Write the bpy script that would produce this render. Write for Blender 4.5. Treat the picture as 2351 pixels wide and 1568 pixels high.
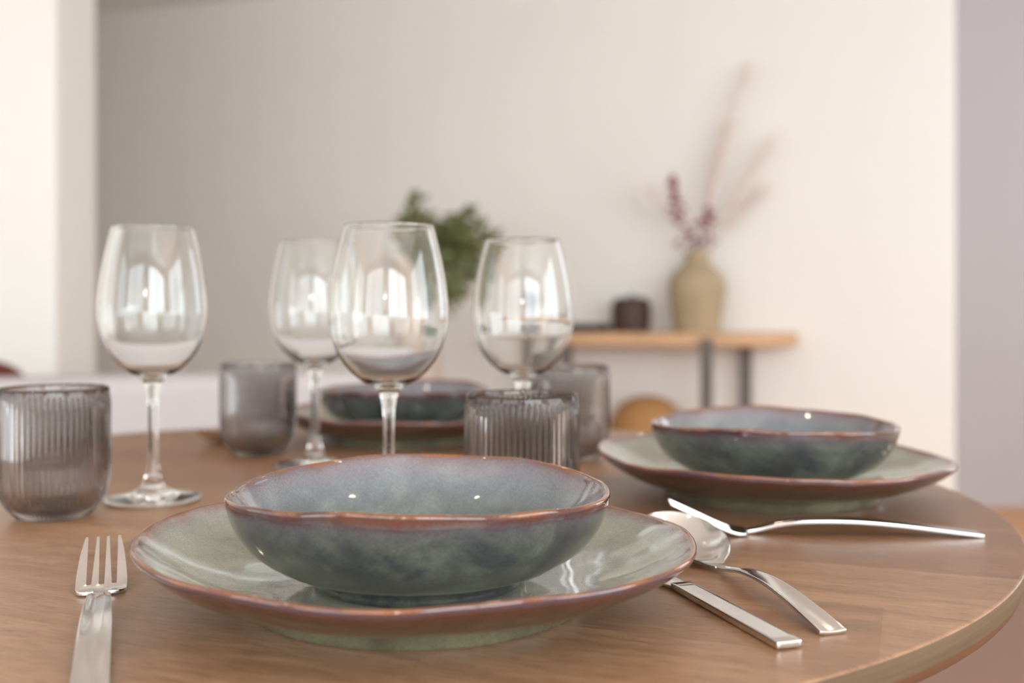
import bpy, bmesh, math, random
from math import sin, cos, pi, sqrt, radians
from mathutils import Vector, Matrix, noise

# ---------------------------------------------------------------- clear
for o in list(bpy.data.objects):
    bpy.data.objects.remove(o)
SC = bpy.context.scene
COL = SC.collection
rnd = random.Random(7)

# ---------------------------------------------------------------- camera
TOP = 0.75                      # table top height
CAMZ = TOP + 0.152
cd = bpy.data.cameras.new('camera'); cam = bpy.data.objects.new('camera', cd); COL.objects.link(cam)
cam.location = (0, 0, CAMZ); cam.rotation_euler = (pi/2, 0, 0)
cd.sensor_width = 36; cd.lens = 36*2400/2351
cd.shift_y = -79/2351
cd.clip_start = 0.02; cd.clip_end = 60
cd.dof.use_dof = True; cd.dof.focus_distance = 0.54; cd.dof.aperture_fstop = 4.7; cd.dof.aperture_blades = 0
SC.camera = cam

# ---------------------------------------------------------------- colour management, world, lights
SC.view_settings.view_transform = 'Standard'; SC.view_settings.look = 'None'
SC.view_settings.gamma = 1; SC.view_settings.use_curve_mapping = False
SC.view_settings.exposure = 0.32
w = bpy.data.worlds.new('daylight'); SC.world = w; w.use_nodes = True
w.node_tree.nodes['Background'].inputs[0].default_value = (0.86, 0.92, 1.0, 1)
w.node_tree.nodes['Background'].inputs[1].default_value = 1.0
SC.cycles.use_denoising = True
SC.cycles.sample_clamp_indirect = 6
SC.cycles.max_bounces = 16; SC.cycles.transmission_bounces = 14; SC.cycles.glossy_bounces = 6; SC.cycles.diffuse_bounces = 5
SC.cycles.blur_glossy = 0.0
SC.cycles.caustics_refractive = True; SC.cycles.caustics_reflective = True

def area(name, loc, rot, sx, sy, power, col):
    l = bpy.data.lights.new(name, 'AREA'); l.shape = 'RECTANGLE'; l.size = sx; l.size_y = sy
    l.energy = power; l.color = col
    o = bpy.data.objects.new(name, l); COL.objects.link(o); o.location = loc; o.rotation_euler = rot
    return o
# daylight entering through the two windows of the left wall and the glazed door behind the camera
area('daylight_left', (-3.06, 0.55, 1.30), (0, -pi/2, 0), 2.0, 1.7, 7, (0.92, 0.97, 1.0))
area('daylight_left_near', (-3.06, -1.55, 1.30), (0, -pi/2, 0), 2.0, 1.5, 26, (0.92, 0.97, 1.0))
area('daylight_back', (-1.55, -2.66, 1.6), (pi/2, 0, 0), 2.4, 1.6, 42, (0.88, 0.95, 1.0))
area('daylight_back_right', (1.55, -2.66, 1.6), (pi/2, 0, 0), 2.6, 1.6, 100, (0.86, 0.94, 1.0))

area('fill_right', (3.36, -0.6, 1.5), (0, pi/2, 0), 1.8, 2.4, 62, (0.88, 0.95, 1.0))  # added fill from an unseen right side, brightens partition and far wall

area('fill_right_far', (3.36, 3.55, 1.5), (0, pi/2, 0), 1.8, 1.5, 13, (0.92, 0.97, 1.0))  # added fill with no known source, lifts far wall and left recess

def bulb(name, loc, power, col, r, kind='POINT', spot=1.6):
    l = bpy.data.lights.new(name, kind); l.energy = power; l.color = col; l.shadow_soft_size = r
    if kind == 'SPOT': l.spot_size = spot; l.spot_blend = 0.6
    o = bpy.data.objects.new(name, l); COL.objects.link(o); o.location = loc
    return o
bulb('wall_lamp_light', (-0.12, -2.35, 1.52), 16, (1, 0.97, 0.93), 0.065)
DOWN = [(-1.0, 0.2), (1.1, 0.3), (-0.9, 2.6), (1.2, 2.7), (0.2, 1.5)]
for k, (x, y) in enumerate(DOWN):
    bulb('downlight_light', (x, y, 2.57), 5, (1, 0.84, 0.62), 0.03, 'SPOT', 2.4)

# ---------------------------------------------------------------- helpers
def tag(o, label=None, cat=None, group=None, kind=None):
    if label: o['label'] = label
    if cat: o['category'] = cat
    if group: o['group'] = group
    if kind: o['kind'] = kind
    return o

def empty(name, loc=(0, 0, 0), rz=0):
    o = bpy.data.objects.new(name, None); o.empty_display_size = 0.05
    COL.objects.link(o); o.location = loc; o.rotation_euler = (0, 0, rz)
    return o

def mesh_obj(name, verts, faces, mat, parent=None, smooth=True, attrs=None):
    me = bpy.data.meshes.new(name); me.from_pydata([tuple(v) for v in verts], [], faces); me.update()
    if smooth:
        me.polygons.foreach_set('use_smooth', [True]*len(me.polygons))
    if attrs:
        for k, vals in attrs.items():
            a = me.attributes.new(k, 'FLOAT', 'POINT'); a.data.foreach_set('value', vals)
    if mat: me.materials.append(mat)
    o = bpy.data.objects.new(name, me); COL.objects.link(o)
    if parent: o.parent = parent
    return o

def bm_obj(name, bm, mat, parent=None, smooth=False):
    bmesh.ops.recalc_face_normals(bm, faces=bm.faces)
    me = bpy.data.meshes.new(name); bm.to_mesh(me); bm.free()
    if smooth: me.polygons.foreach_set('use_smooth', [True]*len(me.polygons))
    me.materials.append(mat)
    o = bpy.data.objects.new(name, me); COL.objects.link(o)
    if parent: o.parent = parent
    return o

def box(bm, x0, x1, y0, y1, z0, z1, M=None):
    vs = [bm.verts.new((x, y, z)) for x in (x0, x1) for y in (y0, y1) for z in (z0, z1)]
    if M is not None:
        for v in vs: v.co = M @ v.co
    for f in ((0, 1, 3, 2), (4, 6, 7, 5), (0, 4, 5, 1), (2, 3, 7, 6), (0, 2, 6, 4), (1, 5, 7, 3)):
        bm.faces.new([vs[i] for i in f])

def bevel(o, wdt, seg=3, ang=35):
    m = o.modifiers.new('bevel', 'BEVEL'); m.width = wdt; m.segments = seg; m.limit_method = 'ANGLE'; m.angle_limit = radians(ang)
    m.harden_normals = False
    return o

def lathe(prof, n, rad=None, close=True):
    """prof: list of (r, z, ...) ; r==0 at an end makes a pole. rad(i, th, r, z) -> (r, z)"""
    verts = []; faces = []; rows = []; idx = []
    for i, p in enumerate(prof):
        r, z = p[0], p[1]
        if r == 0:
            rows.append([len(verts)]); rr, zz = (0, z)
            if rad: rr, zz = rad(i, 0.0, 0.0, z)
            verts.append((0, 0, zz)); idx.append(i)
        else:
            row = []
            for k in range(n):
                th = 2*pi*k/n; rr, zz = (r, z)
                if rad: rr, zz = rad(i, th, r, z)
                row.append(len(verts)); verts.append((rr*cos(th), rr*sin(th), zz)); idx.append(i)
            rows.append(row)
    for a, b in zip(rows, rows[1:]):
        if len(a) == 1 and len(b) == 1: continue
        for k in range(n):
            k2 = (k+1) % n
            if len(a) == 1: faces.append((a[0], b[k2], b[k]))
            elif len(b) == 1: faces.append((a[k], a[k2], b[0]))
            else: faces.append((a[k], a[k2], b[k2], b[k]))
    return verts, faces, idx

def flip(faces): return [tuple(reversed(f)) for f in faces]

def spline(pts, m):
    """Catmull-Rom through pts (tuples), m steps a segment, endpoints kept"""
    out = []; P = [pts[0]] + list(pts) + [pts[-1]]
    for i in range(1, len(P)-2):
        p0, p1, p2, p3 = P[i-1:i+3]
        for k in range(m):
            t = k/m
            out.append(tuple(0.5*((2*b) + (-a+c)*t + (2*a-5*b+4*c-d)*t*t + (-a+3*b-3*c+d)*t**3) for a, b, c, d in zip(p0, p1, p2, p3)))
    out.append(tuple(pts[-1]))
    return out

def tube(bm, pts, rads, n=8, cap=True):
    pts = [Vector(p) for p in pts]; rings = []
    up = Vector((0.13, 0.31, 0.94)).normalized()
    for i, p in enumerate(pts):
        t = (pts[min(i+1, len(pts)-1)] - pts[max(i-1, 0)]).normalized()
        a = t.cross(up)
        if a.length < 1e-3: a = t.cross(Vector((1, 0, 0)))
        a.normalize(); b = t.cross(a)
        r = rads[i] if hasattr(rads, '__len__') else rads
        rings.append([bm.verts.new(p + r*(cos(2*pi*k/n)*a + sin(2*pi*k/n)*b)) for k in range(n)])
    for A, B in zip(rings, rings[1:]):
        for k in range(n): bm.faces.new((A[k], A[(k+1) % n], B[(k+1) % n], B[k]))
    if cap:
        bm.faces.new(rings[0]); bm.faces.new(rings[-1])

def copy_tree(o, parent=None):
    c = o.copy(); COL.objects.link(c); c.parent = parent
    for ch in [x for x in bpy.data.objects if x.parent == o]:
        copy_tree(ch, c)
    return c

# ---------------------------------------------------------------- materials
def new_mat(name):
    m = bpy.data.materials.new(name); m.use_nodes = True
    nt = m.node_tree; b = nt.nodes['Principled BSDF']
    return m, nt, b

def srgb(r, g, b):
    f = lambda c: (c/255/12.92) if c/255 <= 0.04045 else ((c/255+0.055)/1.055)**2.4
    return (f(r), f(g), f(b), 1)

class N:
    """tiny node wiring helper"""
    def __init__(s, nt): s.nt = nt
    def new(s, t, **kw):
        n = s.nt.nodes.new(t)
        for k, v in kw.items(): setattr(n, k, v)
        return n
    def link(s, a, b): s.nt.links.new(a, b)
    def noise(s, vec, scale, detail=4, rough=0.5, dist=0.0):
        n = s.new('ShaderNodeTexNoise'); n.inputs['Scale'].default_value = scale; n.inputs['Detail'].default_value = detail
        n.inputs['Roughness'].default_value = rough; n.inputs['Distortion'].default_value = dist
        if vec is not None: s.link(vec, n.inputs['Vector'])
        return n.outputs['Fac']
    def ramp(s, fac, stops, interp='LINEAR'):
        r = s.new('ShaderNodeValToRGB'); cr = r.color_ramp; cr.interpolation = interp
        while len(cr.elements) < len(stops): cr.elements.new(0.5)
        for e, (p, c) in zip(cr.elements, stops): e.position = p; e.color = c
        s.link(fac, r.inputs[0]); return r.outputs[0]
    def mix(s, fac, a, b, mode='MIX'):
        m = s.new('ShaderNodeMix', data_type='RGBA', blend_type=mode)
        for sock, v in ((m.inputs[0], fac), (m.inputs[6], a), (m.inputs[7], b)):
            if hasattr(v, 'links'): s.link(v, sock)
            else: sock.default_value = v
        return m.outputs[2]
    def math(s, op, a, b=0.0, c=0.0):
        m = s.new('ShaderNodeMath', operation=op)
        for sock, v in zip(m.inputs, (a, b, c)):
            if hasattr(v, 'links'): s.link(v, sock)
            else: sock.default_value = v
        return m.outputs[0]
    def mapping(s, vec, scale=(1, 1, 1), rot=(0, 0, 0), loc=(0, 0, 0)):
        m = s.new('ShaderNodeMapping'); m.inputs['Scale'].default_value = scale; m.inputs['Rotation'].default_value = rot; m.inputs['Location'].default_value = loc
        s.link(vec, m.inputs['Vector']); return m.outputs[0]
    def bump(s, h, strength, dist, bsdf):
        b = s.new('ShaderNodeBump'); b.inputs['Strength'].default_value = strength; b.inputs['Distance'].default_value = dist
        s.link(h, b.inputs['Height']); s.link(b.outputs[0], bsdf.inputs['Normal']); return b

def plain(name, col, rough=0.6, metal=0.0, var=0.06, nscale=8, bump=0.0, bscale=200, spec=0.5):
    m, nt, b = new_mat(name); n = N(nt)
    tc = n.new('ShaderNodeTexCoord').outputs['Object']
    f = n.noise(tc, nscale, 4)
    dark = tuple(c*(1-var) for c in col[:3])+(1,); light = tuple(min(1, c*(1+var)) for c in col[:3])+(1,)
    n.link(n.ramp(f, [(0.3, dark), (0.7, light)]), b.inputs['Base Color'])
    b.inputs['Roughness'].default_value = rough; b.inputs['Metallic'].default_value = metal
    b.inputs['Specular IOR Level'].default_value = spec
    if bump: n.bump(n.noise(tc, bscale, 3), bump, 0.002, b)
    return m

WALL = plain('wall_paint_white', srgb(238, 235, 230), 0.85, var=0.012, nscale=1.5, bump=0.08, bscale=120, spec=0.25)
WALL_SHADED = plain('wall_paint_shaded', srgb(176, 170, 172), 0.85, var=0.012, nscale=1.5, bump=0.08, bscale=120, spec=0.25)  # grey tone stands in for shade on a wall turned from the light
CEIL = plain('ceiling_paint', srgb(242, 240, 236), 0.9, var=0.01, nscale=1.0)
TRIM = plain('frame_white_lacquer', srgb(235, 235, 232), 0.4, var=0.01)
BLACKM = plain('dark_metal', srgb(100, 94, 88), 0.5, 0.2, var=0.05)
SOFA = plain('white_boucle', srgb(182, 177, 178), 0.95, var=0.04, nscale=60, bump=0.5, bscale=260)
MAROON = plain('rust_velvet', srgb(92, 38, 28), 0.9, var=0.08, nscale=20)

def mat_floor():
    m, nt, b = new_mat('oak_floor'); n = N(nt)
    tc = n.new('ShaderNodeTexCoord').outputs['Object']
    mp = n.mapping(tc, rot=(0, 0, 0.0))
    br = n.new('ShaderNodeTexBrick'); n.link(mp, br.inputs['Vector'])
    br.inputs['Scale'].default_value = 1; br.inputs['Brick Width'].default_value = 1.4; br.inputs['Row Height'].default_value = 0.14
    br.inputs['Mortar Size'].default_value = 0.002; br.offset = 0.37
    br.inputs['Color1'].default_value = srgb(204, 152, 100); br.inputs['Color2'].default_value = srgb(188, 132, 82); br.inputs['Mortar'].default_value = srgb(90, 55, 30)
    g = n.noise(n.mapping(tc, scale=(2, 26, 1)), 3, 6, 0.6)
    n.link(n.mix(0.35, br.outputs[0], n.ramp(g, [(0.3, srgb(160, 115, 74)), (0.7, srgb(220, 178, 130))])), b.inputs['Base Color'])
    b.inputs['Roughness'].default_value = 0.42
    return m
FLOOR = mat_floor()

def mat_table(name='table_walnut_stain', edge=False):
    m, nt, b = new_mat(name); n = N(nt)
    tc = n.new('ShaderNodeTexCoord').outputs['Object']
    mp = n.mapping(tc, rot=(0, 0, radians(21)), loc=(0.03, 0.022, 0))
    br = n.new('ShaderNodeTexBrick'); n.link(mp, br.inputs['Vector'])
    br.inputs['Scale'].default_value = 1; br.inputs['Brick Width'].default_value = 0.46; br.inputs['Row Height'].default_value = 0.085
    br.inputs['Mortar Size'].default_value = 0.0002; br.inputs['Mortar Smooth'].default_value = 0.3; br.offset = 0.4
    br.inputs['Bias'].default_value = 0.0
    br.inputs['Color1'].default_value = (0.0, 0, 0, 1); br.inputs['Color2'].default_value = (1, 1, 1, 1); br.inputs['Mortar'].default_value = (0.15, 0.15, 0.15, 1)
    tone = n.new('ShaderNodeSeparateColor'); n.link(br.outputs[0], tone.inputs[0]); tv = tone.outputs[0]
    base = n.ramp(tv, [(0.0, srgb(122, 91, 68)), (0.5, srgb(137, 105, 79)), (1.0, srgb(152, 120, 92))])
    # long figure per stave: shift the noise by the stave's tone
    off = n.new('ShaderNodeCombineXYZ'); n.link(n.math('MULTIPLY', tv, 7.3), off.inputs[0]); n.link(n.math('MULTIPLY', tv, 3.1), off.inputs[1])
    add = n.new('ShaderNodeVectorMath', operation='ADD'); n.link(mp, add.inputs[0]); n.link(off.outputs[0], add.inputs[1])
    fig = n.noise(n.mapping(add.outputs[0], scale=(3.5, 30, 30)), 2.2, 5, 0.6, 0.8)
    c = n.mix(n.ramp(fig, [(0.35, (0, 0, 0, 1)), (0.68, (1, 1, 1, 1))]), n.mix(1.0, base, (0.80, 0.74, 0.70, 1), 'MULTIPLY'), n.mix(1.0, base, (1.13, 1.13, 1.14, 1), 'MULTIPLY'))
    grain = n.noise(n.mapping(add.outputs[0], scale=(11, 190, 190)), 4.0, 5, 0.75)
    c = n.mix(0.9, c, n.mix(1.0, c, n.ramp(grain, [(0.32, (0.62, 0.58, 0.55, 1)), (0.6, (1.12, 1.12, 1.12, 1))]), 'MULTIPLY'))
    pore = n.noise(n.mapping(add.outputs[0], scale=(40, 620, 620)), 1.6, 2, 0.5)
    pm = n.ramp(pore, [(0.62, (0, 0, 0, 1)), (0.69, (1, 1, 1, 1))])
    c = n.mix(n.math('MULTIPLY', pm, 0.8), c, srgb(96, 62, 44))
    n.link(c, b.inputs['Base Color'])
    b.inputs['Roughness'].default_value = 0.36
    rr = n.ramp(fig, [(0.2, (0.30,)*3+(1,)), (0.8, (0.42,)*3+(1,))]); n.link(rr, b.inputs['Roughness'])
    b.inputs['Specular IOR Level'].default_value = 0.5
    n.bump(n.math('ADD', n.math('MULTIPLY', pm, -0.5), n.math('MULTIPLY', grain, 0.25)), 0.25, 0.0004, b)
    return m
TABLE = mat_table()
def mat_edge():
    m, nt, b = new_mat('table_edge_wood'); n = N(nt)
    tc = n.new('ShaderNodeTexCoord').outputs['Object']
    g = n.noise(n.mapping(tc, scale=(4, 4, 160)), 3, 4)
    n.link(n.ramp(g, [(0.3, srgb(86, 70, 53)), (0.7, srgb(100, 82, 63))]), b.inputs['Base Color']); b.inputs['Roughness'].default_value = 0.42
    return m
EDGE = mat_edge()
UNDER = plain('table_underside_wood', srgb(104, 68, 42), 0.5, var=0.1, nscale=10)
SLAB = plain('console_oak', srgb(205, 165, 125), 0.55, var=0.10, nscale=5)

def mat_glaze(name, outer, inner, seed=0.0):
    """reactive glaze: colour follows the distance d from the rim; out = 1 on the outside"""
    m, nt, b = new_mat(name); n = N(nt)
    tc = n.new('ShaderNodeTexCoord').outputs['Object']
    oi = n.new('ShaderNodeObjectInfo')
    sh = n.new('ShaderNodeVectorMath', operation='SCALE'); sh.inputs[0].default_value = (1.7, 2.3, 0.6); n.link(n.math('ADD', n.math('MULTIPLY', oi.outputs['Random'], 4.0), seed), sh.inputs['Scale'])
    ad = n.new('ShaderNodeVectorMath', operation='ADD'); n.link(tc, ad.inputs[0]); n.link(sh.outputs[0], ad.inputs[1]); v = ad.outputs[0]
    d = n.new('ShaderNodeAttribute', attribute_name='d').outputs['Fac']
    out = n.new('ShaderNodeAttribute', attribute_name='out').outputs['Fac']
    w1 = n.math('MULTIPLY', n.math('SUBTRACT', n.noise(v, 42, 3, 0.5), 0.5), 0.008)
    w2 = n.math('MULTIPLY', n.math('SUBTRACT', n.noise(v, 700, 3, 0.7), 0.5), 0.004)
    dd = n.math('ADD', d, n.math('ADD', w1, w2))
    t = n.math('DIVIDE', dd, 0.06)
    blot = n.noise(n.mapping(v, scale=(1, 1, 1.3)), 30, 5, 0.62, 0.4)
    def side(cfg):
        body = n.ramp(blot, cfg['blot'])
        band = n.ramp(t, [(p, c) for p, c, a in cfg['band']])
        al = n.ramp(t, [(p, (a, a, a, 1)) for p, c, a in cfg['band']])
        return n.mix(al, body, band)
    c = n.mix(out, side(inner), side(outer))
    spk = n.noise(v, 1000, 3, 0.7)
    c = n.mix(0.9, c, n.mix(1.0, c, n.ramp(spk, [(0.30, (0.72, 0.74, 0.76, 1)), (0.5, (1, 1, 1, 1)), (0.68, (1.22, 1.24, 1.16, 1))]), 'MULTIPLY'))
    c = n.mix(1.0, c, (0.85, 0.85, 0.85, 1), 'MULTIPLY')
    n.link(c, b.inputs['Base Color'])
    b.inputs['Roughness'].default_value = 0.07
    b.inputs['Coat Weight'].default_value = 0.6; b.inputs['Coat Roughness'].default_value = 0.03
    b.inputs['IOR'].default_value = 1.52
    n.bump(n.noise(v, 55, 2, 0.4), 0.35, 0.0011, b)
    return m
OR = srgb(126, 74, 34); ORD = srgb(104, 56, 42); BUR = srgb(70, 41, 43); MAU = srgb(94, 86, 94)
BOWLG = mat_glaze('bowl_reactive_glaze',
    outer={'blot': [(0.30, srgb(45, 46, 52)), (0.44, srgb(59, 61, 62)), (0.54, srgb(76, 79, 73)), (0.70, srgb(97, 100, 89))],
           'band': [(0.0, OR, 1), (0.008, OR, 1), (0.028, srgb(84, 42, 32), 0.97), (0.065, BUR, 0.85), (0.13, MAU, 0.4), (0.26, srgb(92, 96, 98), 0.0)]},
    inner={'blot': [(0.30, srgb(72, 79, 84)), (0.5, srgb(94, 102, 101)), (0.70, srgb(122, 130, 121))],
           'band': [(0.0, OR, 1), (0.018, OR, 1), (0.038, srgb(100, 72, 72), 0.9), (0.12, srgb(122, 110, 118), 0.7), (0.30, srgb(130, 134, 144), 0.35), (0.6, srgb(130, 134, 144), 0.0)]})
BOWL_SHADED = mat_glaze('bowl_glaze_shaded',  # same glaze darkened: shade on the far bowl put into its colour
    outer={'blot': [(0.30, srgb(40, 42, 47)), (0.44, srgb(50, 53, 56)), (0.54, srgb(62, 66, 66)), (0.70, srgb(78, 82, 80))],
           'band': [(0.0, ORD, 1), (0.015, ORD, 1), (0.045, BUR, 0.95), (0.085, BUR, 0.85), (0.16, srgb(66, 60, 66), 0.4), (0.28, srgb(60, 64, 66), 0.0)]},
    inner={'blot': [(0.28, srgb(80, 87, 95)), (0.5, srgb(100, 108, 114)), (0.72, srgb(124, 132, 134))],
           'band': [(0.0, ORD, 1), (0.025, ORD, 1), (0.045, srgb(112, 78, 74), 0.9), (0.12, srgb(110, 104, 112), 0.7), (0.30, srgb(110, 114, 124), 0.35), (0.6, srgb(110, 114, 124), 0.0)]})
PLATEG = mat_glaze('plate_reactive_glaze',
    outer={'blot': [(0.3, srgb(70, 65, 50)), (0.5, srgb(84, 80, 61)), (0.7, srgb(100, 96, 74))],
           'band': [(0.0, OR, 1), (0.015, ORD, 1), (0.05, srgb(76, 62, 70), 0.95), (0.10, srgb(88, 48, 36), 1), (0.20, srgb(72, 50, 40), 0.9), (0.4, srgb(68, 60, 44), 0.7), (0.72, srgb(70, 64, 46), 0)]},
    inner={'blot': [(0.28, srgb(140, 141, 128)), (0.5, srgb(153, 155, 138)), (0.72, srgb(168, 170, 150))],
           'band': [(0.0, OR, 1), (0.02, OR, 1), (0.05, srgb(124, 88, 82), 0.85), (0.12, srgb(134, 118, 120), 0.65), (0.2, srgb(140, 146, 144), 0.4), (0.35, srgb(140, 146, 144), 0)]}, seed=3.0)

def mat_glass(name, col=(1, 1, 1, 1), ior=1.5, rough=0.0):
    m = bpy.data.materials.new(name); m.use_nodes = True; nt = m.node_tree; nt.nodes.clear()
    g = nt.nodes.new('ShaderNodeBsdfGlass'); o = nt.nodes.new('ShaderNodeOutputMaterial')
    g.inputs['Color'].default_value = col; g.inputs['IOR'].default_value = ior; g.inputs['Roughness'].default_value = rough
    nt.links.new(g.outputs[0], o.inputs[0]); return m
CLEAR = mat_glass('clear_glass', (0.99, 0.995, 0.99, 1), 1.48)
SMOKE = mat_glass('smoked_grey_glass', (0.80, 0.785, 0.775, 1), 1.48)

def mat_steel():
    m, nt, b = new_mat('polished_steel'); n = N(nt)
    tc = n.new('ShaderNodeTexCoord').outputs['Object']
    b.inputs['Base Color'].default_value = (0.76, 0.745, 0.72, 1); b.inputs['Metallic'].default_value = 1
    n.link(n.ramp(n.noise(n.mapping(tc, scale=(40, 6, 40)), 8, 3), [(0.3, (0.10,)*3+(1,)), (0.7, (0.17,)*3+(1,))]), b.inputs['Roughness'])
    return m
STEEL = mat_steel()

# ---------------------------------------------------------------- the room
def wall_line(X): return 5.3 - 0.32*X
H = 2.6
bm = bmesh.new(); box(bm, -4.2, 3.4, -2.8, 8.0, -0.1, 0.0)
tag(bm_obj('floor', bm, FLOOR), kind='structure')
bm = bmesh.new(); box(bm, -4.2, 3.4, -2.8, 8.0, H, H+0.1)
tag(bm_obj('ceiling', bm, CEIL), kind='structure')

def poly_wall(name, pts, mat):                       # vertical slab on a footprint
    bm = bmesh.new()
    a = [bm.verts.new((x, y, 0)) for x, y in pts]; b = [bm.verts.new((x, y, H)) for x, y in pts]
    bm.faces.new(a); bm.faces.new(b)
    for i in range(len(pts)): bm.faces.new((a[i], a[(i+1) % len(pts)], b[(i+1) % len(pts)], b[i]))
    return tag(bm_obj(name, bm, mat), kind='structure')
poly_wall('wall_far', [(1.98, wall_line(1.98)), (-4.0, wall_line(-4.0)), (-4.0, wall_line(-4.0)+0.15), (1.98, wall_line(1.98)+0.15)], WALL)
poly_wall('wall_far_right', [(1.98, 4.72), (3.3, 4.72), (3.3, 4.85), (1.98, 4.85)], WALL_SHADED)
poly_wall('wall_partition', [(-3.0, 3.60), (-1.569, 3.60), (-1.569, 3.935), (-3.0, 3.935)], WALL)

def holed_wall(name, along, fixed0, fixed1, a0, a1, holes, mat):
    """wall with rectangular openings; along 'x' or 'y'"""
    bm = bmesh.new(); cuts = sorted(holes)
    def b(u0, u1, z0, z1):
        if along == 'x': box(bm, u0, u1, fixed0, fixed1, z0, z1)
        else: box(bm, fixed0, fixed1, u0, u1, z0, z1)
    u = a0
    for (h0, h1, z0, z1) in cuts:
        b(u, h0, 0, H); b(h0, h1, z1, H)
        if z0 > 0: b(h0, h1, 0, z0)
        u = h1
    b(u, a1, 0, H)
    return tag(bm_obj(name, bm, mat), kind='structure')
holed_wall('wall_left', 'y', -3.15, -3.0, -2.7, 6.6, [(-2.3, -0.8, 0.3, 2.3), (-0.3, 1.4, 0.3, 2.3)], WALL)
holed_wall('wall_right', 'y', 3.15, 3.3, -2.7, 4.72, [(-1.8, 0.6, 0.6, 2.4), (2.8, 4.3, 0.6, 2.4)], WALL)  # both openings are added for the right-hand fill lights
holed_wall('wall_back', 'x', -2.75, -2.6, -3.15, 3.3, [(-2.75, -0.35, 0.8, 2.4), (0.25, 2.85, 0.8, 2.4)], WALL)
def win(name, along, c, u0, u1, z0, z1):
    bm = bmesh.new(); t = 0.05
    def b(a, bb, z, zz):
        if along == 'y': box(bm, c-0.02, c+0.02, a, bb, z, zz)
        else: box(bm, a, bb, c-0.02, c+0.02, z, zz)
    b(u0, u0+t, z0, z1); b(u1-t, u1, z0, z1); b(u0+t, u1-t, z0, z0+t); b(u0+t, u1-t, z1-t, z1)
    m = (u0+u1)/2; b(m-t/2, m+t/2, z0+t, z1-t)
    tag(bm_obj(name, bm, TRIM), kind='structure')
win('window_1', 'y', -3.02, -2.3, -0.8, 0.3, 2.3); win('window_2', 'y', -3.02, -0.3, 1.4, 0.3, 2.3)
win('added_window_6', 'y', 3.17, 2.8, 4.3, 0.6, 2.4)  # unseen frame added around the far right fill light
win('added_window_5', 'y', 3.17, -1.8, 0.6, 0.6, 2.4)  # unseen frame added around the right fill light
win('window_3', 'x', -2.62, -2.75, -0.35, 0.8, 2.4); win('window_4', 'x', -2.62, 0.25, 2.85, 0.8, 2.4)

# ---------------------------------------------------------------- the table
TC = (-0.145, 0.862); TR = 0.512
tb = empty('dining_table', (TC[0], TC[1], 0)); tag(tb, 'round brown stained wooden dining table laid for a meal', 'table')
prof = [(0, TOP), (TR*0.5, TOP), (TR-0.0016, TOP), (TR-0.0006, TOP-0.0003), (TR, TOP-0.0010)]
v, f, _ = lathe(prof, 256); mesh_obj('tabletop', v, flip(f), TABLE, tb, smooth=False)
v, f, _ = lathe([(TR, TOP-0.0010), (TR, TOP-0.0110), (TR-0.0006, TOP-0.0122)], 256)
mesh_obj('edge_band', v, flip(f), EDGE, tb)
v, f, _ = lathe([(TR-0.0006, TOP-0.0122), (TR-0.0035, TOP-0.0185), (TR-0.012, TOP-0.0240), (TR-0.05, TOP-0.0250), (0, TOP-0.0250)], 256)
mesh_obj('underside', v, flip(f), UNDER, tb)
v, f, _ = lathe(spline([(0.0, 0.0100), (0.30, 0.0100), (0.31, 0.019), (0.28, 0.035), (0.10, 0.06), (0.055, 0.12), (0.05, 0.4), (0.06, 0.62), (0.16, 0.715), (0.17, TOP-0.0250)], 5), 64)
v = [(x, y, z) for x, y, z in v]
mesh_obj('pedestal', v, flip(f), UNDER, tb)

# ---------------------------------------------------------------- plates and bowls
def arc_profile(base, m=5):
    return spline(base, m)

def ceramic(name, prof, mat, rim_index, zfun, rfun, n=192):
    L = [0.0]
    for a, b in zip(prof, prof[1:]): L.append(L[-1] + math.hypot(a[0]-b[0], a[1]-b[1]))
    def rad(i, th, r, z):
        return r*(1 + rfun(th, r)), z + zfun(th, r, z)
    v, f, idx = lathe([(0 if p[0] < 1e-6 else p[0], p[1]) for p in prof], n, rad)
    d = [abs(L[i]-L[rim_index]) for i in idx]; out = [1.0 if i >= rim_index else 0.0 for i in idx]
    return mesh_obj(name, v, f, mat, attrs={'d': d, 'out': out})

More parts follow.
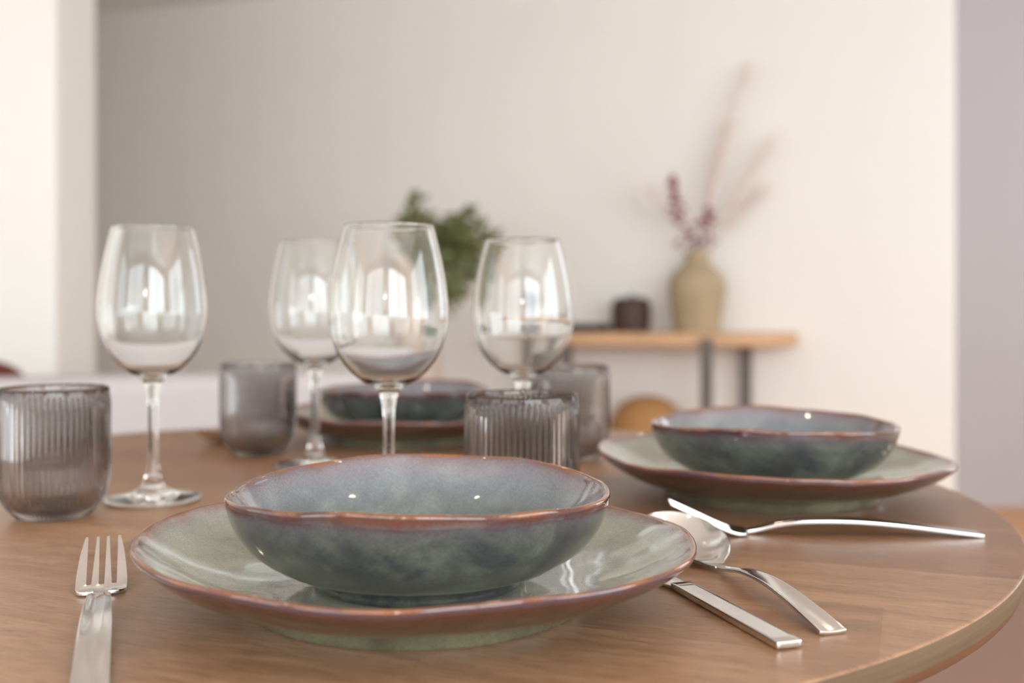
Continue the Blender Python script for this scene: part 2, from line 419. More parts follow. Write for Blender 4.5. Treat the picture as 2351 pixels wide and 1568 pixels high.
# profile runs from the middle of the inside over the rim to the middle of the underside
def build_plate(seed):
    inner = spline([(0, .0106), (.04, .0105), (.070, .0108), (.092, .0134), (.110, .0190), (.124, .0260), (.132, .0308), (.1358, .0336)], 6)
    rim = spline([(.1358, .0336), (.1372, .0344), (.1384, .0340), (.1388, .0326), (.1380, .0306)], 3)[1:]
    outer = spline([(.1380, .0306), (.130, .0240), (.118, .0172), (.104, .0120), (.093, .0090), (.0870, .0076), (.0860, .0056), (.0848, .0010), (.0838, .0), (.0815, .0), (.0800, .0012), (.078, .0050), (.070, .0062), (0, .0062)], 4)[1:]
    prof = inner + rim + outer; ri = len(inner) + 4
    def wgt(r): return max(0.0, (r-0.09)/0.049)
    s = seed
    def zf(th, r, z):
        if z < 0.006: return 0.0
        w_ = wgt(r)
        return w_**1.5*(0.0026*cos(th+0.15+pi) - (0.0018 if s < 1 else 0.0)*sin(th) + 0.0012*sin(2*th+s+pi*.5) + 0.0007*sin(5*th+s*2) + 0.0004*sin(9*th+s))
    def rf(th, r):
        return wgt(r)*(0.007*cos(2*th+s) + 0.006*cos(3*th+s*1.7+.5) + 0.003*cos(5*th+s*2.3+1) + 0.0015*cos(8*th+s))
    o = ceramic('dinner_plate', prof, PLATEG, ri, zf, rf)
    # hand-made waviness of the inside
    for vv in o.data.vertices:
        r = math.hypot(vv.co.x, vv.co.y)
        if r > 0.058 and vv.co.z > 0.0103:
            a = min(1, max(0, (r-0.055)/0.02))
            vv.co.z += a*0.0006*noise.noise(Vector((vv.co.x*38+seed*5, vv.co.y*38, 0)))
    return o

def build_bowl(seed):
    inner = spline([(0, .0065), (.030, .0066), (.048, .0085), (.065, .0150), (.0775, .0250), (.0860, .0360), (.0905, .0430), (.0922, .0462)], 6)
    rim = spline([(.0922, .0462), (.0932, .0476), (.0946, .0480), (.0957, .0472), (.0958, .0456)], 3)[1:]
    outer = spline([(.0958, .0456), (.0948, .0400), (.0910, .0300), (.0835, .0200), (.0720, .0118), (.0610, .0072), (.0558, .0058), (.0545, .0045), (.0536, .0012), (.0520, .0), (.0495, .0), (.0480, .0014), (0, .0022)], 5)[1:]
    prof = inner + rim + outer; ri = len(inner) + 5
    s = seed
    def wgt(z): return max(0.0, min(1, (z-0.004)/0.044))
    def zf(th, r, z):
        return wgt(z)**2*(-0.0020*cos(2*th+0.15*s) + 0.0006*sin(3*th+s) + 0.0004*sin(7*th+2*s) + 0.0002*sin(13*th+s))
    L = {}
    def rf(th, r):
        w_ = max(0.0, (r-0.055)/0.04)
        return w_*(0.006*cos(3*th+s+1.0) + 0.005*cos(5*th+s*1.9+.4) + 0.0022*cos(8*th+s*2.1))
    return ceramic('pasta_bowl', prof, BOWLG, ri, zf, rf)

P1 = (-0.0487, 0.547); P2 = (0.2105, 0.852); P3 = (-0.125, 1.205)
T_ = TOP
plate_labels = ['nearest green-grey glazed dinner plate with orange-brown rim, beneath the largest bowl in view',
                'green-grey glazed dinner plate at right of the table, behind the lying fork',
                'dark blurred glazed dinner plate at the far side, beneath the bowl behind the glasses']
bowl_labels = ['nearest blue-green glazed bowl with orange-brown wavy rim, standing on the front plate',
               'blue-green glazed bowl with brown rim on the right-hand plate',
               'shaded blue-grey blurred glazed bowl on the farthest plate, behind the central wine glass']
for k, (p, rz) in enumerate(((P1, 0.0), (P2, 2.2), (P3, 4.0))):
    o = build_plate((0.4, 2.6, 4.1)[k]); o.location = (p[0], p[1], T_); o.scale = (1.018, 1.018, 1.0); tag(o, plate_labels[k], 'plate', 'glazed dinner plates on the round table')
    o = build_bowl((0.6, 2.0, 4.4)[k]); o.location = (p[0]+0.001, p[1]-0.004, T_+0.0108); o.scale = (1.018, 1.018, 1.04)
    if k == 2: o.data.materials[0] = BOWL_SHADED
    tag(o, bowl_labels[k], 'bowl', 'glazed bowls standing on the plates')

# ---------------------------------------------------------------- wine glasses
def build_wineglass():
    root = empty('wine_glass')
    n = 128
    outer = [(.0345, .0008), (.0365, .0016), (.0373, .0026), (.0362, .0033), (.028, .0046), (.018, .0068), (.0115, .0100), (.0080, .0160), (.0056, .0235)]
    # foot: closed at the underside by its middle, open at the top ring
    foot = spline([(0.0, .0016), (.015, .0010), (.0300, .0002)] + outer, 5)
    v, f, _ = lathe([(0 if p[0] < 1e-6 else p[0], p[1]) for p in foot], n); mesh_obj('foot', v, f if False else f, CLEAR, root)
    stem = spline([(.0056, .0235), (.0043, .034), (.0040, .050), (.0041, .070), (.0045, .080), (.0058, .0885)], 6)
    v, f, _ = lathe(stem, n); mesh_obj('stem', v, f, CLEAR, root)
    ob = spline([(.0058, .0885), (.0078, .0935), (.0125, .0975), (.0190, .1010), (.0268, .1075), (.0345, .1175), (.0398, .1300), (.0423, .1420), (.0427, .1500), (.0418, .1640), (.0396, .1800), (.0362, .1965), (.0318, .2140)], 6)
    rim = [(.0316, .2146), (.0312, .2149), (.0308, .2147), (.0307, .2140)]
    ib = spline([(.0307, .2140), (.0352, .1965), (.0386, .1800), (.0408, .1640), (.0417, .1500), (.0412, .1420), (.0391, .1303), (.0337, .1183), (.0258, .1087), (.0178, .1027), (.008, .1000), (0, .0993)], 6)[1:]
    pr = ob + rim + ib; pr = [(0 if p[0] < 1e-6 else p[0], p[1]) for p in pr]
    v, f, _ = lathe(pr, n); mesh_obj('bowl', v, f, CLEAR, root)
    return root

glasses = [((-0.0880, 0.747), 'sharpest and tallest-looking clear wine glass, standing directly behind the front bowl'),
           ((-0.2815, 0.820), 'clear wine glass at left beside the ribbed tumbler, its whole foot in view'),
           ((0.0092, 0.878), 'clear wine glass right of the central one, rising behind a ribbed tumbler'),
           ((-0.1875, 0.995), 'clear wine glass farthest back, partly hidden by the central wine glass')]
wg = None
for (x, y), lab in glasses:
    if wg is None: wg = build_wineglass(); o = wg
    else: o = copy_tree(wg)
    o.location = (x, y, T_+0.0002); tag(o, lab, 'wine glass', 'wine glasses on the round table')
    o.scale = (0.97, 0.97, 1.0) if x < -0.25 else (1.0, 1.0, 0.97) if x > 0 else (1.0, 1.0, 0.98) if y < 0.8 else (1, 1, 1)

# ---------------------------------------------------------------- ribbed tumblers
def build_tumbler():
    ribs = 60; per = 10; n = ribs*per
    ob = spline([(.0215, .0), (.0235, .0007), (.0265, .0032), (.0315, .0085), (.0352, .0150), (.0372, .0240), (.0380, .0340), (.0381, .060), (.0381, .0880)], 5)
    top = [(.0379, .0905), (.0378, .0925), (.0374, .0934), (.0368, .0937), (.0362, .0934), (.0359, .0925)]
    ib = spline([(.0359, .0925), (.0358, .060), (.0356, .040), (.0350, .0270), (.0334, .0180), (.0290, .0105), (.0210, .0072), (0, .0062)], 5)[1:]
    bot = spline([(0, .0012), (.012, .0012), (.0185, .0008), (.0215, 0)], 3)[:-1]
    pr = bot + ob + top + ib
    i0 = len(bot) + 2; i1 = len(bot) + len(ob) - 1
    def rad(i, th, r, z):
        a = 0.0
        if i0 <= i <= i1:
            fade = min(1, (i-i0+1)/6) * (1.0 if i < i1-1 else 0.6 if i == i1-1 else 0.0)
            ph = (th*ribs/(2*pi)) % 1.0
            a = fade*(0.00078*(-cos(2*pi*ph)) + 0.00016*cos(4*pi*ph))
        return r+a, z
    v, f, _ = lathe([(0 if p[0] < 1e-6 else p[0], p[1]) for p in pr], n, rad)
    return mesh_obj('ribbed_tumbler', v, f, SMOKE)
tumblers = [((-0.3330, 0.760), 'smoked ribbed glass tumbler at the left edge, nearest the lone fork'),
            ((0.0066, 0.706), 'smoked ribbed glass tumbler right behind the front bowl, before the right-hand wine glass'),
            ((-0.2625, 1.082), 'blurred smoked ribbed tumbler standing left of the farthest bowl'),
            ((0.0590, 1.045), 'blurred smoked ribbed tumbler partly hidden behind another tumbler, left of the right-hand plate')]
tu = None
for (x, y), lab in tumblers:
    if tu is None: tu = build_tumbler(); o = tu
    else: o = tu.copy(); COL.objects.link(o)
    o.location = (x, y, T_+0.0001); tag(o, lab, 'tumbler', 'ribbed tumblers on the round table')
    o.rotation_euler = (0, 0, x*17)

# ---------------------------------------------------------------- cutlery
def ribbon(name, stations, cross, mat, thick, parent=None, m=16, bev=0.00035, holes=None, colpos=None):
    """stations: list of s; cross(s, u) -> (x, z) for u in [-1,1]; runs along +y"""
    verts = []; faces = []
    us = colpos or [-1 + 2*k/m for k in range(m+1)]
    for s in stations:
        for u in us:
            x, z = cross(s, u); verts.append((x, s, z))
    W = len(us)
    for i in range(len(stations)-1):
        for k in range(W-1):
            if holes and holes(i, k): continue
            faces.append((i*W+k, i*W+k+1, (i+1)*W+k+1, (i+1)*W+k))
    bm = bmesh.new(); vs = [bm.verts.new(c) for c in verts]
    for f in faces:
        bm.faces.new([vs[i] for i in f])
    bmesh.ops.delete(bm, geom=[q for q in bm.verts if not q.link_faces], context='VERTS')
    bmesh.ops.remove_doubles(bm, verts=bm.verts, dist=1e-6)
    me = bpy.data.meshes.new(name); bm.to_mesh(me); bm.free()
    me.polygons.foreach_set('use_smooth', [True]*len(me.polygons)); me.materials.append(mat)
    o = bpy.data.objects.new(name, me); COL.objects.link(o)
    if parent: o.parent = parent
    sm = o.modifiers.new('thickness', 'SOLIDIFY'); sm.thickness = thick; sm.offset = -1.0; sm.use_even_offset = False
    bevel(o, bev, 2, 50)
    return o

def interp(tbl, s):
    if s <= tbl[0][0]: return tbl[0][1]
    for (a, va), (b, vb) in zip(tbl, tbl[1:]):
        if s <= b:
            t = (s-a)/(b-a); t = t*t*(3-2*t) if False else t
            return va + (vb-va)*t
    return tbl[-1][1]
def smooth_tbl(tbl, m=8):
    return spline(tbl, m)

# spoon: s=0 at tip of bowl, s=.212 end of handle
def build_spoon():
    root = empty('table_spoon')
    TL = 0.072; W = 0.0235; Lh = 0.214
    def width(s):
        t = s/TL
        return W*max(0.0, (sin(pi*min(1, t**0.80)))**0.62) if t < 0.93 else None
    wt = smooth_tbl([(0.0, 0.0003), (0.003, 0.0092), (0.009, 0.0158), (0.018, 0.0196), (0.030, 0.0221), (0.043, 0.0226), (0.055, 0.0206), (0.066, 0.0160), (0.074, 0.0104), (0.080, 0.0064), (0.089, 0.0034)])
    rimz = smooth_tbl([(0, 0.0200), (0.02, 0.0174), (0.04, 0.0143), (0.058, 0.0112), (0.073, 0.0064), (0.080, 0.0045), (0.089, 0.0044)])
    dep = smooth_tbl([(0, 0.0), (0.006, 0.0054), (0.014, 0.0096), (0.028, 0.0136), (0.042, 0.0128), (0.055, 0.0098), (0.066, 0.0046), (0.076, 0.0010), (0.089, 0.0)])
    def cross(s, u):
        ww = interp(wt, s); uu = sin(u*pi/2)
        return ww*uu, interp(rimz, s) - interp(dep, s)*(1-uu*uu)**0.9 + 0.0
    st = [0.089*(k/76)**1.25 for k in range(77)]
    ribbon('spoon_bowl', st, cross, STEEL, 0.0011, root, m=24, bev=0.0003)
    hw = smooth_tbl([(0.0885, 0.0031), (0.098, 0.0034), (0.12, 0.0043), (0.15, 0.0053), (0.18, 0.0061), (0.214, 0.0068)])
    hz = smooth_tbl([(0.0885, 0.0044), (0.100, 0.0058), (0.115, 0.0084), (0.132, 0.0103), (0.155, 0.0104), (0.180, 0.0078), (0.200, 0.0046), (0.214, 0.0020)])
    def crossh(s, u):
        return interp(hw, s)*u, interp(hz, s) + 0.0006*u*u*(1 if s > .12 else (s-.0885)/.0315)
    ribbon('handle', [0.0885+(0.214-0.0885)*k/60 for k in range(61)], crossh, STEEL, 0.0019, root, m=10)
    return root

def build_fork():
    root = empty('table_fork')
    TI = 0.040     # tine length
    zt = smooth_tbl([(0, 0.0212), (0.010, 0.0168), (0.020, 0.0123), (0.030, 0.0077), (0.038, 0.0045), (0.046, 0.0026), (0.054, 0.0032), (0.064, 0.0056), (0.074, 0.0080), (0.09, 0.0100), (0.12, 0.0104), (0.15, 0.0084), (0.18, 0.0050), (0.2045, 0.0022)])
    # column boundaries (tine edges) as functions of s: four tines, three gaps
    half = smooth_tbl([(0, 0.0093), (0.006, 0.0103), (0.014, 0.0114), (0.024, 0.0123), (0.034, 0.0129), (0.042, 0.0129)])
    def cols(s):
        hf = interp(half, s); t = min(1, s/TI)
        L = lambda a, b: (a + (b-a)*t)/1000
        return [-hf, L(-7.9, -7.6), L(-3.35, -5.2), L(-1.95, -1.35), L(1.95, 1.35), L(3.35, 5.2), L(7.9, 7.6), hf]
    sub = 3
    st = [TI*k/26 for k in range(27)]
    st2 = [0.0415, 0.043, 0.0445, 0.046, 0.0475, 0.0487, 0.0496, 0.0503, 0.0508]
    sh = {0.0415: .0129, 0.043: .0129, 0.0445: .0128, 0.046: .0126, 0.0475: .0121, 0.0487: .0113, 0.0496: .0103, 0.0503: .0088, 0.0508: .0050}
    verts = []; faces = []; W = 7*sub+1
    allst = st + st2
    for s in allst:
        c = cols(min(s, TI))
        if s in sh:
            k_ = sh[s]/c[-1]; c = [q*k_ for q in c]
        z = interp(zt, s)
        for j in range(7):
            for q in range(sub):
                x = c[j] + (c[j+1]-c[j])*q/sub
                verts.append((x, s, z + 0.10*abs(x)**1.0*0.1))
        verts.append((c[7], s, z + 0.01*abs(c[7])))
    bm = bmesh.new(); vs = [bm.verts.new(p) for p in verts]
    for i in range(len(allst)-1):
        for k in range(W-1):
            j = k//sub
            if i < len(st)-1 and j in (1, 3, 5): continue
            bm.faces.new((vs[i*W+k], vs[i*W+k+1], vs[(i+1)*W+k+1], vs[(i+1)*W+k]))
    bmesh.ops.delete(bm, geom=[q for q in bm.verts if not q.link_faces], context='VERTS')
    me = bpy.data.meshes.new('fork_head'); bm.to_mesh(me); bm.free()
    me.polygons.foreach_set('use_smooth', [True]*len(me.polygons)); me.materials.append(STEEL)
    o = bpy.data.objects.new('fork_head', me); COL.objects.link(o); o.parent = root
    sm = o.modifiers.new('thickness', 'SOLIDIFY'); sm.thickness = 0.0018; sm.offset = -1.0
    bevel(o, 0.0003, 2, 50)
    hw = smooth_tbl([(0.0500, 0.0037), (0.062, 0.0038), (0.075, 0.0048), (0.090, 0.0058), (0.12, 0.0067), (0.15, 0.0071), (0.2045, 0.0074)])
    def crossh(s, u):
        g = max(0.0, min(1, (s-0.055)/0.02)) * max(0.0, min(1, (0.15-s)/0.05))
        return interp(hw, s)*u, interp(zt, s) + 0.0001 - 0.0011*g*max(0, (1-((u-0.25)/0.6)**2))
    ribbon('handle', [0.0500+(0.2045-0.0500)*k/64 for k in range(65)], crossh, STEEL, 0.0020, root, m=18)
    return root

def build_knife():
    root = empty('table_knife')
    def crossh(s, u): return 0.0063*u*(0.93+0.07*min(1, (s-0.110)/0.02)), 0.0040
    ribbon('handle', [0.110+(0.105)*k/12 for k in range(13)], crossh, STEEL, 0.0032, root, m=6, bev=0.0004)
    bw = smooth_tbl([(0, 0.0008), (0.006, 0.006), (0.02, 0.0085), (0.06, 0.0095), (0.1, 0.0085), (0.108, 0.0058)])
    def crossb(s, u):
        ww = interp(bw, s); return (-0.0055 + (u+1)/2*(ww+0.0055)), 0.0028 - 0.0006*max(0, u)
    ribbon('blade', [0.1105*k/30 for k in range(31)], crossb, STEEL, 0.0012, root, m=8, bev=0.0002)
    return root

def place(o, tip, end, lab, cat, group, z=T_, length=None):
    """put local +y axis from tip to end on the table"""
    dx, dy = end[0]-tip[0], end[1]-tip[1]
    o.location = (tip[0], tip[1], z); o.rotation_euler = (0, 0, math.atan2(dy, dx)-pi/2)
    tag(o, lab, cat, group)
fork = build_fork()
place(fork, (-0.2333, 0.597), (-0.1635, 0.404), 'polished steel fork lying alone at lower left of the front plate, tines pointing away', 'fork', 'steel forks on the table')
fork2 = copy_tree(fork)
place(fork2, (0.1063, 0.704), (0.311, 0.693), 'blurred steel fork seen from its side, lying before the right-hand plate', 'fork', 'steel forks on the table')
spoon = build_spoon()
spoon.scale = (1, 0.926, 1)
place(spoon, (0.0975, 0.675), (0.1488, 0.4835), 'polished steel spoon with a shining white bowl, beside the front plate', 'spoon', 'steel spoons on the table')
spoon2 = copy_tree(spoon)
place(spoon2, (-0.333, 1.130), (-0.290, 1.325), 'blurred bronze-looking spoon tip showing left of the far tumbler', 'spoon', 'steel spoons on the table')
knife = build_knife()
place(knife, (0.0570, 0.6680), (0.1237, 0.4615), 'flat-handled steel knife reaching out from under the front plate', 'knife', 'knife of the front setting')

# ---------------------------------------------------------------- the console against the far wall
A = math.atan2(-0.32, 1.0)                     # the wall's direction
def at(px, py, Y): return Vector(((px-1175.5)*Y/2400, Y, CAMZ-(py-705)*Y/2400))
def ypl(px, off):                              # depth at image column px of a plane parallel to the far wall, off metres in front
    t = (px-1175.5)/2400; return (5.3-off*1.05)/(1+0.32*t)
ZT = 0.785
cs = empty('console_table', (0, 0, 0)); tag(cs, 'pale oak console table with thin dark metal legs standing against the far wall', 'console table')
# live-edge slab: outline in plan
def plan(px, off):
    Y = ypl(px, off); return ((px-1175.5)*Y/2400, Y)
front = [plan(p, o_) for p, o_ in ((1135, .34), (1250, .40), (1400, .42), (1560, .43), (1680, .41), (1745, .36), (1790, .28), (1822, .18), (1832, .08), (1828, .02))]
back = [plan(1828, .012), plan(1150, .012), plan(1128, .10)]
outl = spline(front, 4) + back
bm = bmesh.new()
a = [bm.verts.new((x, y, ZT)) for x, y in outl]; b_ = [bm.verts.new((x, y, ZT-0.055)) for x, y in outl]
bm.faces.new(a); bm.faces.new(b_)
for i in range(len(outl)): bm.faces.new((a[i], a[(i+1) % len(outl)], b_[(i+1) % len(outl)], b_[i]))
bevel(bm_obj('slab_top', bm, SLAB, cs), 0.006, 3)
for px, off in ((1300, .36), (1622, .445), (1712, .10), (1215, .10)):
    x, y = plan(px, off); zz = ZT-0.055 if px != 1622 else ZT-0.02
    bm = bmesh.new(); M = Matrix.Translation((x, y, 0)) @ Matrix.Rotation(A, 4, 'Z')
    box(bm, -0.027, 0.027, -0.012, 0.012, 0.0, zz, M)
    bm_obj('leg', bm, BLACKM, cs)
# vase
VY = 4.86
VASEM = plain('stoneware_beige', srgb(172, 153, 124), 0.75, var=0.10, nscale=9, bump=0.3, bscale=60)
va = empty('stoneware_vase', (0, 0, ZT))
Yv = ypl(1600, .20); va.scale = (1.07, 1.07, 1.0); va.location = ((1600-1175.5)*Yv/2400, Yv, ZT)
k = 1.0
vp = [(0, .0), (.088, .0), (.098, .012), (.108, .08), (.120, .17), (.122, .215), (.108, .265), (.075, .300), (.055, .325), (.050, .350), (.056, .368), (.052, .372), (.044, .366), (.042, .345), (.05, .31), (.09, .25), (.095, .15), (.08, .03), (0, .02)]
v, f, _ = lathe([(0 if p[0] < 1e-6 else p[0], p[1]) for p in spline(vp, 4)], 64)
o = mesh_obj('body', v, f, VASEM, va); tag(va, 'tall beige stoneware vase standing on the console, holding dried stems', 'vase')
mouth = Vector(va.location) + Vector((0, 0, .36))
# apple-shaped jar
Yj = ypl(1449, .20)
JARM = plain('dark_brown_wood', srgb(72, 52, 46), 0.6, var=0.12, nscale=12)
JS = 1.08
ja = empty('lidded_jar', ((1449-1175.5)*Yj/2400, Yj, ZT)); tag(ja, 'squat dark brown jar with a little stalk knob, left of the vase', 'jar')
v, f, _ = lathe([(0 if p[0] < 1e-6 else p[0], p[1]) for p in spline([(0, 0), (.070, 0), (.080, .012), (.086, .075), (.082, .125), (.058, .150), (.018, .147), (0, .143)], 5)], 48)
mesh_obj('body', v, f, JARM, ja)
bm = bmesh.new(); tube(bm, [(0, 0, .141), (.002, 0, .155), (.006, 0, .169)], [.008, .006, .007], 10); bm_obj('stalk_knob', bm, JARM, ja, True); ja.scale = (JS, JS, JS)
# smaller ornament seen through the glass
Yo = ypl(1238, .20)
orn = empty('wooden_ornament', ((1225-1175.5)*Yo/2400, Yo, ZT)); tag(orn, 'small dark round ornament on a stem, seen through the right-hand wine glass', 'ornament')
v, f, _ = lathe([(0 if p[0] < 1e-6 else p[0], p[1]) for p in spline([(0, 0), (.05, 0), (.052, .01), (.02, .02), (.014, .07), (.02, .10), (.045, .125), (.052, .155), (.04, .185), (0, .197)], 5)], 40)
mesh_obj('body', v, f, JARM, orn)
# black books / tray
TRAY = plain('matt_black', srgb(30, 27, 25), 0.6, var=0.05)
bk = None
for i, (px, wd, hh, zz, mt, lab) in enumerate(((1342, .22, .038, 0, TRAY, 'flat black book lying on the console left of the dark jar'),)):
    Yb = ypl(px, .22); bm = bmesh.new(); bb = empty('book', ((px-1175.5)*Yb/2400, Yb, ZT+zz), A)
    box(bm, -wd/2, wd/2, -.09, .09, 0, hh*0.14); box(bm, -wd/2, wd/2, -.09, .09, hh*0.86, hh); box(bm, -wd/2, -wd/2+.004, -.09, .09, hh*.14, hh*.86)
    bm_obj('cover', bm, mt, bb)
    bm = bmesh.new(); box(bm, -wd/2+.005, wd/2-.003, -.087, .087, hh*.14, hh*.86); bm_obj('pages', bm, mt if i == 0 else plain('paper', srgb(190, 184, 172), .9), bb)
    tag(bb, lab, 'book')
# wicker dome basket under the console
def mat_wicker():
    m, nt, b = new_mat('wicker'); n = N(nt)
    tc = n.new('ShaderNodeTexCoord').outputs['Object']
    wv = n.new('ShaderNodeTexWave', wave_type='BANDS', bands_direction='Z'); wv.inputs['Scale'].default_value = 18; wv.inputs['Distortion'].default_value = 1.5
    n.link(tc, wv.inputs['Vector'])
    n.link(n.ramp(wv.outputs['Fac'], [(0.1, srgb(150, 104, 56)), (0.8, srgb(196, 150, 98))]), b.inputs['Base Color']); b.inputs['Roughness'].default_value = 0.8
    n.bump(wv.outputs['Fac'], 0.6, 0.006, b); return m
Yw = ypl(1490, .26)
wk = empty('wicker_basket', ((1487-1175.5)*Yw/2400, Yw, 0)); tag(wk, 'domed tan wicker basket on the floor under the console', 'basket')
WK = mat_wicker()
v, f, _ = lathe([(0 if p[0] < 1e-6 else p[0], p[1]) for p in spline([(0, 0), (.14, 0), (.150, .02), (.168, .16), (.172, .30), (.168, .305), (0, .306)], 5)], 56); mesh_obj('body', v, f, WK, wk)
v, f, _ = lathe([(0 if p[0] < 1e-6 else p[0], p[1]) for p in spline([(.176, .306), (.176, .335), (.166, .385), (.135, .44), (.085, .477), (.03, .492), (0, .493)], 5)], 56); mesh_obj('lid', v, f, WK, wk)

# dried stems
GRASS = plain('dried_grass', srgb(232, 220, 212), 0.9, var=0.1, nscale=30)
STALK = plain('dried_stalk', srgb(205, 188, 178), 0.9, var=0.1, nscale=30)
BERRY = plain('dried_berries', srgb(140, 64, 68), 0.7, var=0.2, nscale=50)
def stem_path(px, py, dpy=0.0, bend=0.0, Y=None):
    e = at(px, py, Yv + dpy); s = mouth + Vector(((px-1590)*0.00012, 0, -0.02)); m_ = (s+e)/2 + Vector((bend, 0, 0.03))
    return spline([tuple(s), tuple(m_), tuple(e)], 10)
def pampas(px, py, dY, bend, lab, hair=150, spread=0.05, frac=0.55):
    root = empty('dried_grass', tuple(mouth)); pts = [Vector(p)-mouth for p in stem_path(px, py, dY, bend)]
    bm = bmesh.new(); tube(bm, pts, [0.0022*(1-0.7*i/len(pts)) for i in range(len(pts))], 5); bm_obj('stalk', bm, STALK, root)
    bm = bmesh.new(); N_ = len(pts)-1
    for q in range(hair):
        t = 1-frac*rnd.random()**0.8; i = min(N_-1, int(t*N_)); p = pts[i].lerp(pts[i+1], t*N_-i)
        dr = (pts[-1]-pts[-4]).normalized(); an = rnd.random()*2*pi
        side = Vector((cos(an), sin(an)*0.6, 0))*spread*(0.4+rnd.random())*(1.1-abs(t-0.72)*1.5)
        e = p + dr*(0.06+0.07*rnd.random()) + side*0.75
        tube(bm, [p, p.lerp(e, .5)+side*0.18, e], [0.0010, 0.0008, 0.0003], 3, False)
    bm_obj('plume', bm, GRASS, root)
    tag(root, lab, 'dried grass', 'dried grass stems in the vase')
pampas(1716, 165, -.02, -0.04, 'tallest pale dried grass plume rising from the vase', 300, .085, .8)
pampas(1672, 300, .02, -0.02, 'pale dried grass plume in the vase, just left of the tallest', 240, .075, .7)
pampas(1768, 325, -.04, 0.0, 'pale dried grass plume in the vase, leaning out farthest right', 240, .085, .75)
pampas(1735, 440, .02, 0.02, 'short dried grass plume low on the right of the vase bunch', 200, .085, .7)
pampas(1492, 440, .0, -0.02, 'faint dried grass plume leaning left out of the vase', 90, .06, .6)
def berry(px, py, dY, bend, n_, lab, lo, hi):
    root = empty('berry_branch', tuple(mouth)); pts = [Vector(p)-mouth for p in stem_path(px, py, dY, bend)]
    bm = bmesh.new(); tube(bm, pts, [0.0026*(1-0.6*i/len(pts)) for i in range(len(pts))], 5); bm_obj('stalk', bm, STALK, root)
    bm = bmesh.new(); N_ = len(pts)-1
    for q in range(n_):
        t = lo+(hi-lo)*rnd.random(); i = min(N_-1, int(t*N_)); p = pts[i].lerp(pts[i+1], t*N_-i)
        wd = 0.034*(1.15-t)
        c = p + Vector((rnd.gauss(0, wd), rnd.gauss(0, wd*.7), rnd.gauss(0, .012)))
        bmesh.ops.create_icosphere(bm, subdivisions=1, radius=0.0075+0.004*rnd.random(), matrix=Matrix.Translation(c))
        tube(bm, [p, c], [0.0009, 0.0007], 3, False)
    bm_obj('berries', bm, BERRY, root, True)
    tag(root, lab, 'dried branch', 'dried berry branches in the vase')
berry(1543, 405, -.03, -0.03, 95, 'longer dark red berry branch leaning left out of the vase', .12, 1.0)
berry(1628, 478, -.05, 0.01, 48, 'short dark red berry branch upright in the mouth of the vase', .15, 1.0)

# ---------------------------------------------------------------- potted plant on its tall planter
Yp = 4.55; px0 = 962
pp = empty('potted_plant', ((px0-1175.5)*Yp/2400, Yp, 0)); tag(pp, 'bushy green plant in a tall beige planter behind the central wine glass', 'potted plant')
PT = CAMZ-(600-705)*Yp/2400
POTM = plain('planter_beige', srgb(196, 180, 168), 0.8, var=0.05, nscale=6, bump=0.3, bscale=50)
v, f, _ = lathe([(0 if p[0] < 1e-6 else p[0], p[1]) for p in [(0, 0), (.085, 0), (.09, .01), (.095, PT*.5), (.105, PT-.01), (.105, PT), (.093, PT), (.090, PT-.04), (0, PT-.04)]], 48)
o = mesh_obj('planter', v, f, POTM, pp, smooth=False)
v, f, _ = lathe([(0, PT-.034), (.05, PT-.030), (.0915, PT-.036)], 32); mesh_obj('soil', v, flip(f), plain('soil', srgb(60, 45, 35), .95), pp)
def mat_leaf():
    m, nt, b = new_mat('leaf_green'); n = N(nt)
    tc = n.new('ShaderNodeTexCoord').outputs['Object']
    n.link(n.ramp(n.noise(tc, 22, 3), [(0.3, srgb(84, 92, 52)), (0.55, srgb(120, 126, 78)), (0.75, srgb(156, 160, 114))]), b.inputs['Base Color'])
    b.inputs['Roughness'].default_value = 0.55; b.inputs['Subsurface Weight'].default_value = 0.0
    return m
LEAF = mat_leaf()
bs = bmesh.new(); bl = bmesh.new()
tips = [(938, 470, .0), (962, 450, .1), (915, 520, .05), (985, 500, -.1), (1010, 520, .1), (1040, 540, -.1), (1078, 488, .0), (1060, 520, .12), (1100, 520, -.05), (1128, 545, .05), (1112, 575, .1), (1090, 560, -.12),
        (1065, 590, -.15), (1050, 630, -.1), (1080, 640, .0), (1045, 680, -.12), (1035, 712, -.05), (1060, 660, .1), (1015, 600, -.2), (1030, 570, .15), (990, 560, .2), (1095, 610, .05), (1000, 640, -.2), (1020, 660, -.18)]
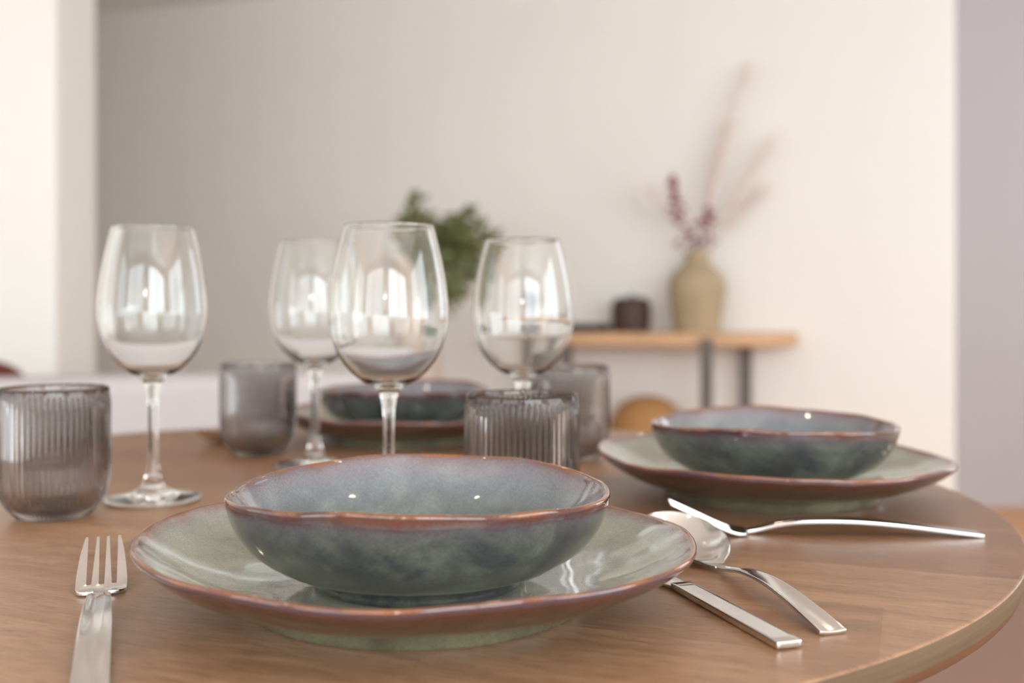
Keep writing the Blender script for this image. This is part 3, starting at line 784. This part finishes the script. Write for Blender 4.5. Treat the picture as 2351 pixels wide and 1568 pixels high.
for (tx, ty, dy) in tips:
    e = at(tx, ty, Yp+dy) - Vector(pp.location); s = Vector((rnd.uniform(-.02, .03), rnd.uniform(-.03, .03), PT-.035))
    up = Vector((0, 0, 0.10 if ty > 600 else 0.03)); m_ = s.lerp(e, .5) + up + Vector((-.02, 0, 0))
    pts = [Vector(p) for p in spline([tuple(s), tuple(m_), tuple(e)], 8)]
    tube(bs, pts, [0.004*(1-0.7*i/len(pts)) for i in range(len(pts))], 5)
    for q in range(80 if tx > 1005 else 38):
        t = 0.22+0.78*rnd.random(); i = min(len(pts)-2, int(t*(len(pts)-1))); p = pts[i].lerp(pts[i+1], t*(len(pts)-1)-i)
        dr = (pts[i+1]-pts[i]).normalized()
        d2 = (dr*0.6 + Vector((rnd.uniform(-1, 1), rnd.uniform(-1, 1), rnd.uniform(-.6, 1)))).normalized()
        L_ = rnd.uniform(.040, .075); wv = d2.cross(Vector((rnd.uniform(-1, 1), rnd.uniform(-1, 1), rnd.uniform(-1, 1)))).normalized()*L_*0.17
        nn = d2.cross(wv).normalized()*L_*0.08
        P = [p, p+d2*L_*.35+wv+nn, p+d2*L_*.7+wv*.8+nn, p+d2*L_, p+d2*L_*.7-wv*.8+nn, p+d2*L_*.35-wv+nn, p+d2*L_*.5-nn*.3]
        vs = [bl.verts.new(c) for c in P]
        for a_, b2 in ((0, 1), (1, 2), (2, 3), (3, 4), (4, 5), (5, 0)): bl.faces.new((vs[a_], vs[b2], vs[6]))
bm_obj('stem', bs, plain('stem_brown', srgb(96, 84, 60), .8), pp); bm_obj('foliage', bl, LEAF, pp)

# ---------------------------------------------------------------- white sofa behind the table, with a rust cushion
sf = empty('sofa', (-1.28, 2.42, 0.009), radians(21)); tag(sf, 'low white upholstered sofa seen from behind beyond the table', 'sofa')
SZ = 0.722
def cushion(name, x0, x1, y0, y1, z0, z1, r, mat, parent):
    bm = bmesh.new(); box(bm, x0, x1, y0, y1, z0, z1); o = bm_obj(name, bm, mat, parent, True); bevel(o, r, 5, 30); return o
cushion('backrest', -0.9, 1.12, 0, .18, .12, SZ, .045, SOFA, sf)
cushion('seat', -0.75, .97, .185, .80, .12, .42, .05, SOFA, sf)
cushion('armrest', -0.9, -0.755, .185, .82, .12, .60, .05, SOFA, sf); cushion('armrest', .975, 1.12, .185, .82, .12, .60, .05, SOFA, sf)
for x in (-.84, 1.06):
    for y in (.05, .76):
        bm = bmesh.new(); tube(bm, [(x, y, 0), (x, y, .13)], [.014, .02], 12); bm_obj('leg', bm, BLACKM, sf)
bm = bmesh.new(); bmesh.ops.create_uvsphere(bm, u_segments=32, v_segments=16, radius=1)
for q in bm.verts:
    x, y, z = q.co; sg = lambda t, p: math.copysign(abs(t)**p, t)
    q.co = Vector((sg(x, .6)*.19, sg(y, .9)*.07, sg(z, .6)*.165))
cu = bm_obj('throw_cushion', bm, MAROON, None, True)
cu.location = (-1.427, 2.664, .605); cu.rotation_euler = (0, 0, radians(21))
tag(cu, 'dark rust cushion peeking over the sofa back at the left edge', 'cushion')

# ---------------------------------------------------------------- ceiling fittings and the wall lamp behind the camera
SHADE = plain('lamp_white', srgb(240, 238, 230), .4)
for k, (x, y) in enumerate(DOWN):
    v, f, _ = lathe([(.045, H-.004), (.05, H-.012), (.062, H-.012), (.062, H)], 32)
    o = mesh_obj('ceiling_spotlight', v, f, SHADE); o.location = (x, y, 0)
    tag(o, 'round recessed white ceiling spotlight', 'ceiling light', 'recessed ceiling spotlights')

# flat brown sheet added below the table, standing in for shade on the floor
bm = bmesh.new(); box(bm, -2.7, 2.2, -0.9, 3.55, 0.0, 0.008)
tag(bm_obj('floor_shade', bm, plain('floor_shade_brown', srgb(140, 112, 98), .95, var=.05, nscale=40), None), 'flat brown sheet standing in for shaded floor below the table', 'floor_shade')
